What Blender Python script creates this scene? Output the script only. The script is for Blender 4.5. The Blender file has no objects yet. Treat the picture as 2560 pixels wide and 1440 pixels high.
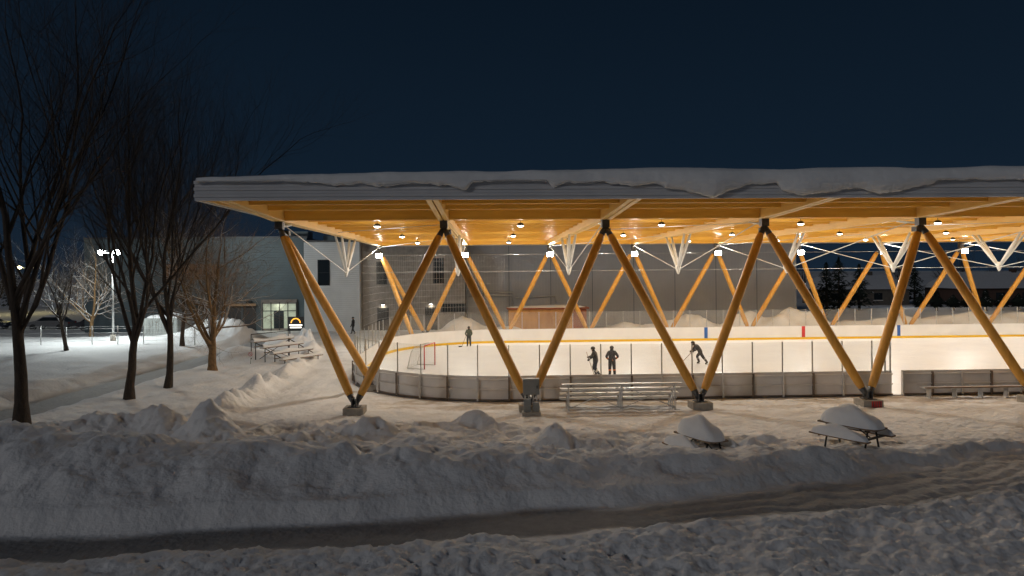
import bpy, math, random
import numpy as np
from mathutils import Vector, Matrix
random.seed(4); RS=np.random.RandomState(7)
sc=bpy.context.scene
sc.view_settings.view_transform='Standard'; sc.view_settings.look='None'; sc.view_settings.exposure=0
# ------------------------------------------------------------ arena frame
TH=math.radians(2.0); CT,ST=math.cos(TH),math.sin(TH)
def A(u,v,z=0.0): return Vector((u*CT-v*ST, 28.8+u*ST+v*CT, z))
def Ainv(X,Y):
    y=Y-28.8
    return X*CT+y*ST, -X*ST+y*CT
# ------------------------------------------------------------ noise
_P=np.random.RandomState(3).rand(256,256)
def vn(x,y,o=0):
    x=x+o*17.3; y=y+o*9.7
    xi=np.floor(x).astype(int); yi=np.floor(y).astype(int)
    fx=x-xi; fy=y-yi
    fx=fx*fx*(3-2*fx); fy=fy*fy*(3-2*fy)
    a=_P[xi%256,yi%256]; b=_P[(xi+1)%256,yi%256]; c=_P[xi%256,(yi+1)%256]; d=_P[(xi+1)%256,(yi+1)%256]
    return (a*(1-fx)+b*fx)*(1-fy)+(c*(1-fx)+d*fx)*fy
def fbm(x,y,n=4,o=0):
    s=0;a=1;t=0
    for i in range(n):
        s=s+a*vn(x,y,o+i); t+=a; a*=.5; x,y=x*1.78+y*.93,y*1.78-x*.93
    return s/t-.5
def ss(a,b,x):
    t=np.clip((x-a)/(b-a),0,1); return t*t*(3-2*t)
def I(x,xs,ys): return np.interp(x,xs,ys)
# ------------------------------------------------------------ materials
def mat(name,col,rough=.7,metal=0,var=.0,scale=5,bump=0,bscale=20,emit=None,es=0,stretch=None,col2=None,spec=None):
    m=bpy.data.materials.new(name); m.use_nodes=True; nt=m.node_tree; b=nt.nodes['Principled BSDF']
    b.inputs['Base Color'].default_value=(*col,1); b.inputs['Roughness'].default_value=rough; b.inputs['Metallic'].default_value=metal
    if spec is not None: b.inputs['Specular IOR Level'].default_value=spec
    tc=nt.nodes.new('ShaderNodeTexCoord'); mp=nt.nodes.new('ShaderNodeMapping')
    nt.links.new(tc.outputs['Object'],mp.inputs[0])
    if stretch: mp.inputs['Scale'].default_value=stretch
    if var or col2:
        n=nt.nodes.new('ShaderNodeTexNoise'); n.inputs['Scale'].default_value=scale; n.inputs['Detail'].default_value=6
        nt.links.new(mp.outputs[0],n.inputs['Vector'])
        r=nt.nodes.new('ShaderNodeValToRGB'); r.color_ramp.elements[0].position=.3; r.color_ramp.elements[1].position=.7
        c2=col2 if col2 else tuple(min(1,c*(1+var)) for c in col); c1=col if col2 else tuple(c*(1-var) for c in col)
        r.color_ramp.elements[0].color=(*c1,1); r.color_ramp.elements[1].color=(*c2,1)
        nt.links.new(n.outputs[0],r.inputs[0]); nt.links.new(r.outputs[0],b.inputs['Base Color'])
    if bump:
        n2=nt.nodes.new('ShaderNodeTexNoise'); n2.inputs['Scale'].default_value=bscale; n2.inputs['Detail'].default_value=5
        nt.links.new(mp.outputs[0],n2.inputs['Vector'])
        bp=nt.nodes.new('ShaderNodeBump'); bp.inputs['Strength'].default_value=bump; bp.inputs['Distance'].default_value=.05
        nt.links.new(n2.outputs[0],bp.inputs['Height']); nt.links.new(bp.outputs[0],b.inputs['Normal'])
    if emit:
        b.inputs['Emission Color'].default_value=(*emit,1); b.inputs['Emission Strength'].default_value=es
    return m
def add_wave(m,axis='Z',scale=3,strength=.6,dist=.03,dark=0.0):
    nt=m.node_tree; b=nt.nodes['Principled BSDF']
    tc=nt.nodes.new('ShaderNodeTexCoord'); w=nt.nodes.new('ShaderNodeTexWave'); w.bands_direction=axis
    w.wave_profile='SAW'; w.inputs['Scale'].default_value=scale
    nt.links.new(tc.outputs['Object'],w.inputs['Vector'])
    bp=nt.nodes.new('ShaderNodeBump'); bp.inputs['Strength'].default_value=strength; bp.inputs['Distance'].default_value=dist
    nt.links.new(w.outputs['Fac'],bp.inputs['Height']); nt.links.new(bp.outputs[0],b.inputs['Normal'])
def wood(name,c1,c2,rough=.45,stretch=(1,1,1)):
    return mat(name,c1,rough,var=.1,col2=c2,scale=2.2,stretch=stretch,bump=.06,bscale=14)
M={}
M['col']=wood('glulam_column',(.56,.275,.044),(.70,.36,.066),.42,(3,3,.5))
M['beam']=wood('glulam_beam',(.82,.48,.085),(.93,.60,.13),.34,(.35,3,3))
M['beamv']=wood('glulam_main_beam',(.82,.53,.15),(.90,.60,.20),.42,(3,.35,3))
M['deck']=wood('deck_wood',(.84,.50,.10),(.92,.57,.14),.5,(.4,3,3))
M['steel']=mat('white_painted_steel',(.76,.76,.74),.4,.0,var=.05)
M['dsteel']=mat('dark_steel',(.09,.09,.095),.45,.5,var=.2)
M['galv']=mat('galvanised_steel',(.5,.5,.49),.4,.5,var=.15,scale=9)
M['fascia']=mat('fascia_metal',(.60,.605,.63),.5,.0,var=.06,scale=1.2)
M['snow']=mat('roof_snow',(.82,.83,.85),.85,var=.03,scale=3,bump=.4,bscale=7)
M['conc']=mat('concrete',(.34,.31,.27),.85,var=.2,scale=5,bump=.3)
M['white']=mat('white_board_plastic',(.78,.775,.77),.35,var=.04,scale=1)
M['outer']=mat('board_back_panel',(.74,.72,.70),.6,var=.14,scale=.8)
M['frame']=mat('board_frame_post',(.20,.16,.13),.6,.2,var=.25,scale=4)
M['yellow']=mat('yellow_kickplate',(.80,.50,.02),.4,var=.04)
M['blue']=mat('blue_stripe',(.03,.12,.42),.4,var=.04)
M['red']=mat('red_stripe',(.55,.03,.03),.4,var=.05)
M['black']=mat('black_metal',(.02,.02,.022),.5,var=.2)
M['alu']=mat('aluminium',(.66,.66,.66),.35,.45,var=.1,scale=6)
M['rust']=mat('weathered_plank',(.22,.15,.10),.8,var=.3,scale=5)
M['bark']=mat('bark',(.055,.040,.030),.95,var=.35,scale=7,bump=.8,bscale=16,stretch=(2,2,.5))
M['bark2']=mat('bark_painted_light',(.20,.12,.055),.95,var=.35,scale=7)  # brighter, warmer bark: orange lamp light on these trees put into the colour
M['net']=mat('goal_net',(.75,.75,.75),.8,var=.05)
M['lamp']=mat('lamp_lens',(1,1,1),.5,var=0.01,emit=(1,.95,.84),es=22)
M['flood']=mat('flood_lens',(1,1,1),.5,var=0.01,emit=(.95,1,.96),es=90)
M['cable']=mat('steel_cable',(.6,.6,.6),.4,.4,var=.1)
def glassmat(name,col,f=.1,haze=.03):
    m=bpy.data.materials.new(name); m.use_nodes=True; nt=m.node_tree; nt.nodes.clear()
    o=nt.nodes.new('ShaderNodeOutputMaterial'); t=nt.nodes.new('ShaderNodeBsdfTransparent'); t.inputs[0].default_value=(*col,1)
    g=nt.nodes.new('ShaderNodeBsdfGlossy'); g.inputs['Roughness'].default_value=.03
    d=nt.nodes.new('ShaderNodeBsdfDiffuse'); d.inputs[0].default_value=(.8,.8,.8,1)
    n=nt.nodes.new('ShaderNodeTexNoise'); n.inputs['Scale'].default_value=1.5
    mu=nt.nodes.new('ShaderNodeMath'); mu.operation='MULTIPLY'; mu.inputs[1].default_value=haze*2
    nt.links.new(n.outputs[0],mu.inputs[0])
    m1=nt.nodes.new('ShaderNodeMixShader'); m2=nt.nodes.new('ShaderNodeMixShader'); m1.inputs[0].default_value=f
    nt.links.new(t.outputs[0],m1.inputs[1]); nt.links.new(g.outputs[0],m1.inputs[2])
    nt.links.new(mu.outputs[0],m2.inputs[0]); nt.links.new(m1.outputs[0],m2.inputs[1]); nt.links.new(d.outputs[0],m2.inputs[2])
    nt.links.new(m2.outputs[0],o.inputs[0]); return m
M['glass']=glassmat('acrylic_panel',(.94,.95,.94),.03,.08)
# ------------------------------------------------------------ mesh builder
class MB:
    def __init__(s): s.v=[];s.f=[];s.m=[];s.s=[];s.mats=[]
    def mi(s,m):
        if m not in s.mats: s.mats.append(m)
        return s.mats.index(m)
    def face(s,pts,m,sm=False):
        b=len(s.v); s.v+= [tuple(p) for p in pts]; s.f.append(tuple(range(b,b+len(pts)))); s.m.append(s.mi(m)); s.s.append(sm)
    def hexa(s,P,m):
        b=len(s.v); s.v+=[tuple(p) for p in P]; k=s.mi(m)
        for q in ((0,3,2,1),(4,5,6,7),(0,1,5,4),(1,2,6,5),(2,3,7,6),(3,0,4,7)):
            s.f.append(tuple(b+i for i in q)); s.m.append(k); s.s.append(False)
    def abox(s,u0,u1,v0,v1,z0,z1,m):   # arena aligned
        s.hexa([A(u0,v0,z0),A(u1,v0,z0),A(u1,v1,z0),A(u0,v1,z0),A(u0,v0,z1),A(u1,v0,z1),A(u1,v1,z1),A(u0,v1,z1)],m)
    def box(s,c,d,m,rz=0,T=None):
        c=Vector(c); R=Matrix.Rotation(rz,3,'Z'); P=[]
        for z in(-.5,.5):
            for x,y in((-.5,-.5),(.5,-.5),(.5,.5),(-.5,.5)):
                p=c+R@Vector((x*d[0],y*d[1],z*d[2])); P.append(T@p if T else p)
        s.hexa(P,m)
    def tube(s,p0,p1,r0,r1,m,n=8,cap=True):
        s.poly([p0,p1],[r0,r1],m,n,cap)
    def poly(s,pts,rs,m,n=6,cap=True):
        pts=[Vector(p) for p in pts]; b=len(s.v); k=s.mi(m); L=len(pts)
        for i,p in enumerate(pts):
            d=(pts[min(i+1,L-1)]-pts[max(i-1,0)]).normalized()
            a=Vector((0,0,1)) if abs(d.z)<.9 else Vector((1,0,0))
            x=d.cross(a).normalized(); y=d.cross(x)
            for j in range(n):
                t=2*math.pi*j/n; s.v.append(tuple(p+(x*math.cos(t)+y*math.sin(t))*rs[i]))
        for i in range(L-1):
            for j in range(n):
                a0=b+i*n+j; a1=b+i*n+(j+1)%n
                s.f.append((a0,a1,a1+n,a0+n)); s.m.append(k); s.s.append(True)
        if cap:
            s.f.append(tuple(b+j for j in range(n))[::-1]); s.m.append(k); s.s.append(False)
            s.f.append(tuple(b+(L-1)*n+j for j in range(n))); s.m.append(k); s.s.append(False)
    def ball(s,c,r,m,nu=12,nv=8,T=None,zmin=-1):
        c=Vector(c); r=(r,r,r) if not hasattr(r,'__len__') else r; b=len(s.v); k=s.mi(m)
        for i in range(nv+1):
            ph=-math.pi/2+math.pi*i/nv
            for j in range(nu):
                t=2*math.pi*j/nu
                q=Vector((math.cos(ph)*math.cos(t)*r[0],math.cos(ph)*math.sin(t)*r[1],max(zmin,math.sin(ph))*r[2]))
                if T: q=T@q
                s.v.append(tuple(c+q))
        for i in range(nv):
            for j in range(nu):
                a0=b+i*nu+j; a1=b+i*nu+(j+1)%nu
                s.f.append((a0,a1,a1+nu,a0+nu)); s.m.append(k); s.s.append(True)
    def obj(s,name,parent=None):
        me=bpy.data.meshes.new(name); me.from_pydata(s.v,[],s.f)
        for m in s.mats: me.materials.append(M[m] if isinstance(m,str) else m)
        me.polygons.foreach_set('material_index',s.m); me.polygons.foreach_set('use_smooth',s.s); me.update()
        o=bpy.data.objects.new(name,me); sc.collection.objects.link(o)
        if parent: o.parent=parent
        return o
def empty(name):
    o=bpy.data.objects.new(name,None); sc.collection.objects.link(o); return o
def light(kind,name,loc,power,col,parent=None,size=.4,aim=None,**kw):
    l=bpy.data.lights.new(name,kind); l.energy=power; l.color=col
    if kind=='AREA': l.shape='DISK'; l.size=size
    elif kind in('POINT','SPOT'): l.shadow_soft_size=size
    for k,v in kw.items(): setattr(l,k,v)
    o=bpy.data.objects.new(name,l); sc.collection.objects.link(o); o.location=loc
    if aim is not None: o.rotation_euler=(Vector(aim)-Vector(loc)).to_track_quat('-Z','Y').to_euler()
    if parent: o.parent=parent
    return o
# ------------------------------------------------------------ terrain
def rinkdist(u,v):
    cu,cv=25.5,15.15; hu,hv,r=34.1,12.75,8.5
    qx=np.abs(u-cu)-(hu-r); qy=np.abs(v-cv)-(hv-r)
    return np.hypot(np.maximum(qx,0),np.maximum(qy,0))+np.minimum(np.maximum(qx,qy),0)-r
MOUNDS=[(-10.0,22.2,.95,.70,1.15),(-8.9,21.3,1.0,.6,.5),(-11.7,23.0,.9,.65,.75),(-13.9,23.4,1.3,.75,.85),(-16,21.8,1.5,1.0,.6),(-12.8,19.4,1.5,.8,.5),(-6.9,21.6,1.3,.75,.55),(-4.7,22.9,.72,.5,.75),(-3.2,20.9,1.3,.6,.35),
 (-1.3,24.6,.85,.34,.42),(1.35,22.0,.55,.48,.85),(2.4,22.1,.8,.45,.3),(5.3,22.0,.25,.3,.25),(7.6,21.9,.6,.4,.35),(15.3,22.9,1.2,.35,.35),(-10.9,25.4,.9,.5,.35),(-14.5,26.3,1.5,.8,.35),(-18.5,20.5,1.6,1.1,.5),(9.0,19.6,1.2,.5,.35),(-1,20.6,1.5,.6,.3),(4,20.6,1.2,.5,.25),(8.4,23.0,.7,.3,.25),(3.4,23.2,.6,.3,.2),(-17.5,18.2,1.8,.9,.35)]
def terrain(X,Y):
    u,v=Ainv(X,Y)
    yc=I(X,[-40,-11,-5.6,0,5.1,9.7,14.7,30,60],[15.3,14.8,15.05,15.9,16.8,18.0,19.6,25,36])
    wob=fbm(X*.5,Y*.5,3,5)
    d=Y-yc+wob*.7
    big=fbm(X*.28,Y*.28,4,1); med=fbm(X*1.0,Y*1.0,4,2); fine=fbm(X*3.6,Y*3.6,3,3); fine2=fbm(X*8.5,Y*8.5,2,8)
    rid=(.25-np.abs(fbm(X*.9,Y*1.1,3,31)))
    Hf=I(X,[-20,-5,2,8,20],[.34,.30,.20,.12,.10])
    tread=fbm(X*.35,Y*.5,2,44)
    front=ss(.65,1.5,-d)*(Hf+.35*med+.12*fine+.09*fine2+.12*rid)
    H=I(X,[-40,-14,-9,-6,-3,0,3,6,9,12,30],[1.3,1.35,1.2,1.3,1.15,.95,.75,.68,.5,.22,.2])
    W=I(X,[-10,0,10],[3.4,2.9,2.1])
    hw=I(X,[-10,0,8,14],[.75,.8,1.0,1.6])
    back=H*(.35*ss(hw,hw+.45,d)+.65*ss(hw+.2,W,d))
    decay=1-.66*ss(W+.15,W+2.6,d)
    bank=back*decay
    rough=.30+.70*ss(-.12,.15,tread+.03)
    bank=bank+ss(.9,2.0,d)*(.70*big+.55*med+(.40*rid*ss(2,-4,X)+.17*fine*ss(1.2,3,d)+.10*fine2*ss(1.5,4,d))*rough)*I(X,[-12,0,10],[1.05,.8,.6])
    for (mx,my,sx,sy,h) in MOUNDS:
        bank=bank+h*(1+.8*med)*np.exp(-(np.abs((X-mx)/sx)**2.2+np.abs((Y-my)/sy)**2.2))
    feet=np.clip(fbm(X*3.0,Y*3.0,2,21)-.03,0,1)
    feet2=np.clip(fbm(X*5.0,Y*4.2,2,27)-.05,0,1)
    bank=bank-feet*.50*ss(2.5,4,d)*ss(-9,-5,X)
    front=front-(feet2*.32+feet*.16)*ss(.9,1.8,-d)*ss(-9,-2,X)*rough
    z=np.where(d<0,front,bank)
    tr=np.abs(np.sin(d*5.5+wob*4))*.055*ss(1,7,X)*ss(2.8,1.9,np.abs(d-.2))
    z=z+tr+.03*fine2*ss(.3,1,np.abs(d))+.010*fine2+ .09*ss(4,9,X)*fine*ss(3.4,2,np.abs(d))
    xl=I(Y,[20,27,43,51,60,70],[-10.8,-11.3,-12.2,-14.0,-17.5,-19])
    yb=I(X,[-14,-9,-4,0,8,14,20],[26.6,26.0,25.4,25.4,24.2,23.4,23.0])
    clear=ss(-.7,.3,X-xl+.9*wob)*ss(yb-.9,yb+.5,Y+1.6*wob+.5*med)
    rd=rinkdist(u,v)
    apron=.03+.08*fine+.08*med+.05*fine2
    apron=apron+np.abs(np.sin((X-xl)*3.1+.6*wob))*.03*ss(4.5,3,np.abs(X-xl-2.2))*ss(26,29,Y)
    px=-21.2+.02*(Y-30)
    p2=X-px
    pm=ss(1.35,.95,np.abs(p2))
    left=.16+.22*big+.20*med+.07*fine
    left=left+.55*ss(-1.0,-2.4,p2)+.10*ss(-2.5,-6,p2)+.10*np.exp(-((p2-1.9)/.5)**2)
    left=left+.38*np.exp(-((X-xl+1.0)/.6)**2)*(1+2.6*med+.6*fine)*ss(70,55,Y)
    left=left*(1-pm)+(.03+.03*fine)*pm
    far=ss(56,64,Y)
    left=left*(1-far)+.12*far
    lm=ss(24,27.5,Y)
    z=z*(1-lm)+left*lm
    z=z+1.3*np.exp(-(((X+24.5)/3.2)**2+((Y-58)/2.0)**2))*(1+1.2*med)+1.1*np.exp(-(((X+17.2)/1.9)**2+((Y-54.0)/2.5)**2))*(1+1.5*med)+.7*np.exp(-(((X+19)/2)**2+((Y-47)/2.)**2))
    z=z*(1-clear)+apron*clear
    bb=0
    for (mu,s,h) in [(-3.5,2.6,1.6),(1.0,1.5,.8),(12.5,3.2,1.0),(18,2.6,1.3),(24,3.2,1.8),(29,3,1.2),(36,6,.9),(45,6,1.1),(55,8,1.0)]:
        bb=bb+h*np.exp(-((u-mu)/s)**2)
    z=z+bb*np.exp(-((v-35.2)/1.6)**2)*(1+1.3*fbm(X*.45,Y*.45,3,51)+.25*med)
    dist=ss(80,110,Y); z=z*(1-dist)+dist*(.2+ .4*big)
    inside=ss(.9,.1,rd); z=z*(1-inside)-.02*inside
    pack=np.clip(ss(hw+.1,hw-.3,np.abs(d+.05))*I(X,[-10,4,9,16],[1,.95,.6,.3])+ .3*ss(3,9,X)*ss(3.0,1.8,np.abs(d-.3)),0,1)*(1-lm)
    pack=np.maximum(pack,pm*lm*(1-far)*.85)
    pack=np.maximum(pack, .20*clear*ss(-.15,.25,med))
    m2=fbm(X*.9,Y*2.2,4,61)
    dirt=clear*ss(4.6,.2,np.abs(rd-.6)+1.2*m2)*ss(-9,-4,u)*ss(-.12,.16,m2)
    return z,pack,dirt
def ax(lo,hi,a,b,step,g=1.09):
    c=list(np.arange(a,b,step)); s=step;x=a;L=[]
    while x>lo: s*=g; x-=s; L.append(x)
    s=step;x=c[-1];R=[]
    while x<hi: s*=g; x+=s; R.append(x)
    return np.array(L[::-1]+c+R)
gx=ax(-900,900,-24,22,.072)
L=[-60,-30,-15,-5,0,4,7,8.5,9.5,10]+list(np.arange(10.4,29,.055)); s=.055;x=L[-1]
while x<2200:
    s=min(s*1.03,.33) if x<75 else s*1.12
    x+=s; L.append(x)
gy=np.array(L)
X,Y=np.meshgrid(gx,gy); Z,PK,DT=terrain(X,Y)
ny,nx=X.shape
me=bpy.data.meshes.new('snow_ground'); me.vertices.add(nx*ny)
me.vertices.foreach_set('co',np.stack([X,Y,Z],-1).astype(np.float32).ravel())
i=np.arange(ny-1)[:,None]*nx+np.arange(nx-1)[None,:]
q=np.stack([i,i+1,i+1+nx,i+nx],-1).reshape(-1,4); nf=len(q)
me.loops.add(nf*4); me.loops.foreach_set('vertex_index',q.ravel().astype(np.int32))
me.polygons.add(nf); me.polygons.foreach_set('loop_start',np.arange(0,nf*4,4,dtype=np.int32)); me.polygons.foreach_set('loop_total',np.full(nf,4,dtype=np.int32))
me.polygons.foreach_set('use_smooth',np.ones(nf,dtype=bool)); me.update(calc_edges=True)
for nm,arr in(('pack',PK),('dirt',DT)):
    at=me.attributes.new(nm,'FLOAT','POINT'); at.data.foreach_set('value',arr.astype(np.float32).ravel())
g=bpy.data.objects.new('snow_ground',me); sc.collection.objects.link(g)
m=bpy.data.materials.new('snow_ground_mat'); m.use_nodes=True; nt=m.node_tree; b=nt.nodes['Principled BSDF']; b.inputs['Roughness'].default_value=.8
tc=nt.nodes.new('ShaderNodeTexCoord')
def noise(sc_,det=6):
    n=nt.nodes.new('ShaderNodeTexNoise'); n.inputs['Scale'].default_value=sc_; n.inputs['Detail'].default_value=det; nt.links.new(tc.outputs['Object'],n.inputs['Vector']); return n
def mixc(f,c1,c2):
    x=nt.nodes.new('ShaderNodeMix'); x.data_type='RGBA'
    nt.links.new(f,x.inputs[0])
    for k,c in((6,c1),(7,c2)):
        if isinstance(c,tuple): x.inputs[k].default_value=(*c,1)
        else: nt.links.new(c,x.inputs[k])
    return x.outputs[2]
c=mixc(noise(.8).outputs[0],(.74,.745,.77),(.86,.86,.87))
a1=nt.nodes.new('ShaderNodeAttribute'); a1.attribute_name='pack'; a2=nt.nodes.new('ShaderNodeAttribute'); a2.attribute_name='dirt'
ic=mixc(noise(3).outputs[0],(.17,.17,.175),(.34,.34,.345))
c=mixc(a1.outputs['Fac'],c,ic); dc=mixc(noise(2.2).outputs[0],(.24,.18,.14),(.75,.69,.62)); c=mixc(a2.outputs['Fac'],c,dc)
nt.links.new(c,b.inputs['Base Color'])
bp=nt.nodes.new('ShaderNodeBump'); bp.inputs['Strength'].default_value=.8; bp.inputs['Distance'].default_value=.06
nt.links.new(noise(7,9).outputs[0],bp.inputs['Height']); nt.links.new(bp.outputs[0],b.inputs['Normal'])
me.materials.append(m)
def gz(x,y): return float(terrain(np.array([[float(x)]]),np.array([[float(y)]]))[0][0,0])
# ------------------------------------------------------------ pavilion
S=7.3; U0=-10.28; NB=10
pav=empty('ice_rink_pavilion')
cols=MB(); steel=MB(); blocks=MB()
Vn,Vf=2.0,30.2
tops_n=[A(U0+S*k,Vn,7.95) for k in range(NB+1)]; tops_f=[A(U0+S*k,Vf,7.75) for k in range(NB+1)]
def leg(base,top):
    d=(top-base).normalized(); L=(top-base).length
    a=base+d*.5; c=top-d*.45
    cols.poly([a,a+d*.25,a+d*.9,c-d*.9,c-d*.25,c],[.14,.175,.195,.195,.175,.14],'col',18)
    steel.tube(base+d*.08,a+d*.02,.075,.15,'dsteel',12); steel.tube(c-d*.02,top,.15,.08,'dsteel',12)
    steel.box(base+d*.2,(.05,.5,.34),'dsteel')
def base(p,s=.84,red=False):
    blocks.box((p.x,p.y,.14),(s,s,.36),'conc',TH); steel.box((p.x,p.y,.335),(s*.6,s*.6,.03),'dsteel',TH)
for k in range(NB):
    for V,tp,t in((0.0,tops_n,0),(32.2,tops_f,1)):
        p=A(U0+S*(k+.5),V,.33); base(p); leg(p,tp[k]); leg(p,tp[k+1])
for (tp,V) in((tops_n,5.9),(tops_f,26.0)):
    p=A(-6.9,V,.33); base(p); leg(p,tp[0])
    p=A(62.0,V,.33); base(p); leg(p,tp[NB])
UE0,UE1=-11.0,U0+S*NB+.72; VE0,VE1=-4.8,37.0
beams=MB(); purl=MB(); deck=MB()
for k in range(NB+1):
    u=U0+S*k
    for du in(-.13,.13):
        w=.10
        def sec(v,zb): return [A(u+du-w,v,zb),A(u+du+w,v,zb)],[A(u+du-w,v,8.985),A(u+du+w,v,8.985)]
        st=[(VE0+.1,8.50),(Vn-.4,8.23),(Vf+.4,8.23),(VE1-.1,8.50)]
        for i in range(3):
            b0,t0=sec(*st[i]); b1,t1=sec(*st[i+1])
            beams.hexa([b0[0],b0[1],b1[1],b1[0],t0[0],t0[1],t1[1],t1[0]],'beamv')
    for V,tp in((Vn,tops_n),(Vf,tops_f)):
        t=tp[k]; steel.box((t.x,t.y,(8.22+t.z)/2),(.34,.34,8.22-t.z+.12),'dsteel',TH)
vs=[VE0+.35,-2.5,-.25]; x=Vn
while x<Vf+.1: vs.append(x); x+=(Vf-Vn)/14
vs+=[32.4,34.6,VE1-.35]
for v in vs:
    deep=abs(v-Vn)<.05 or abs(v-Vf)<.05
    for k in range(NB):
        u0=U0+S*k+.235; u1=U0+S*(k+1)-.235
        purl.abox(u0,u1,v-.07,v+.07,8.27 if deep else 8.53,8.985,'beam')
    purl.abox(UE0+.15,U0-.235,v-.07,v+.07,8.53,8.985,'beam')
purl.abox(UE0+.02,UE0+.14,VE0+.1,VE1-.1,8.50,8.985,'beamv')
deck.abox(UE0,UE1,VE0,VE1,8.99,9.10,'deck')
cols.obj('glulam_columns',pav); beams.obj('main_beams',pav); purl.obj('purlins',pav); deck.obj('roof_deck',pav); blocks.obj('concrete_footings',pav)
fa=MB()
for i in range(6):
    z0=8.45+i*.115; o=.022*(i%2)+.01
    fa.abox(UE0-.08-o,UE1+.08+o,VE0-.09-o,VE0-.002,z0,z0+.108,'fascia'); fa.abox(UE0-.08-o,UE1+.08+o,VE1+.002,VE1+.09+o,z0,z0+.108,'fascia')
    fa.abox(UE0-.08-o,UE0-.002,VE0,VE1,z0,z0+.108,'fascia'); fa.abox(UE1+.002,UE1+.08+o,VE0,VE1,z0,z0+.108,'fascia')
fa.abox(UE0-.06,UE1+.06,VE0-.05,VE0-.001,8.46,9.12,'black')
fa.obj('fascia',pav)
# roof snow
us=np.arange(UE0-.02,UE1,.05)
hk=[(-11.1,-.02),(-8,-.01),(-7,.05),(-6.2,.2),(-5.5,.08),(-4.8,.2),(-4,.14),(-3.3,.08),(-2.4,.18),(-1.75,.36),(-1.5,.04),(-.5,.0),(1.05,.0),(1.3,.24),(1.9,.09),(3,.08),(4,.22),(5.0,.12),(5.3,.30),(5.9,.36),(6.4,.54),(6.9,.68),(7.3,.46),(8.1,.24),(9.2,.14),(9.4,.38),(10,.56),(10.8,.46),(12,.35),(12.8,.5),(13.6,.46),(14.6,.2),(15.4,.02),(18,.05),(20,.3),(24,.1),(30,.4),(40,.1),(60,.2)]
hang=I(us,[a for a,b in hk],[b for a,b in hk])+.16*fbm(us*2.3,us*0,4,4)*ss(-8,-6,us)+.07*fbm(us*9,us*0,3,6)
th=I(us,[-11.1,-10.6,-9.5,-6,0,6,14,25],[.06,.18,.26,.34,.34,.46,.44,.5])+.18*fbm(us*.35,us*0+3,4,9)
kk=np.exp(-np.linspace(-2,2,41)**2); kk/=kk.sum()
th=np.convolve(np.pad(th,20,'edge'),kk,'valid')
hs=np.convolve(np.pad(hang,20,'edge'),kk,'valid')
out=.14+.42*np.clip(hs,0,.6)
E=VE0-.1
rows=[]
for j,u in enumerate(us):
    h=hang[j];t=th[j];o=max(.05,out[j])
    nz=lambda s:.24*(float(fbm(np.array(u*.8+s*.45),np.array(s*1.1),4,14)))
    rows.append([A(u,VE1+.1,9.16+t),A(u,15,9.16+t*1.2),A(u,E+2.2,9.14+t*1.15),A(u,E+1.0,9.14+t*1.1),A(u,E+.45,9.12+t*1.02),A(u,E+.15,9.12+t*.93+nz(.5)*.4),A(u,E-o*.35,9.12+t*.75+nz(1)*.4),A(u,E-o*.75+nz(1.5),9.12+t*.45),A(u,E-o*.95+nz(2),9.1+t*.1-h*.1),A(u,E-o+nz(3),9.1-h*.35),A(u,E-o*.9+nz(3.6),9.1-h*.6),A(u,E-o*.75+nz(4)*.6,9.1-h*.85),A(u,E-o*.4,9.1-h),A(u,E-.03,9.1-h*.93),A(u,E-.03,9.09)])
sn=MB(); nr=len(rows[0])
for r in rows: sn.v+=[tuple(p) for p in r]
k=sn.mi('snow')
for j in range(len(rows)-1):
    for i in range(nr-1):
        a=j*nr+i; sn.f.append((a,a+1,a+1+nr,a+nr)); sn.m.append(k); sn.s.append(True)
sn.f.append(tuple(range(nr))); sn.m.append(k); sn.s.append(False)
sn.obj('roof_snow',pav)
# suspended steel trusses
Vc=16.2; tr=MB()
for k in range(NB+1):
    u=U0+S*k; n=A(u,Vc,5.95)
    for du in(-.20,.20):
        for dv in(-2.2,2.2):
            tr.poly([n+Vector((du*.3,dv*.04,.1)),n.lerp(A(u+du,Vc+dv,8.24),.5),A(u+du,Vc+dv,8.24)],[.06,.11,.07],'steel',8)
    tr.poly([A(u,Vc,5.66),A(u,Vc,5.85),A(u,Vc,6.15),A(u,Vc,6.3)],[.05,.12,.20,.10],'steel',12)
    for V,zz in((Vn+.7,8.12),(Vf-.7,8.05)):
        tr.tube(n,A(u,V,zz),.026,.026,'steel',6)
    for V,s_ in((Vn+.2,1),(Vf-.2,-1)):
        tr.tube(A(u,V,8.02),A(u,V+s_*1.6,8.2),.07,.04,'steel',6)
    if k<NB and k%2==0:
        tr.tube(A(u+S,Vn+.5,8.1),A(u,Vc-3,8.4),.018,.018,'steel',6); tr.tube(A(u,Vf-.5,8.1),A(u+S,Vc+3,8.4),.018,.018,'steel',6)
tr.tube(A(U0,Vc,5.95),A(UE1,Vc,5.95),.010,.010,'cable',5)
tr.tube(A(-9.6,25.5,7.3),A(UE1,25.5,7.3),.008,.008,'cable',5)
tr.obj('steel_truss_rods',pav); steel.obj('steel_connections',pav)
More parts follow.
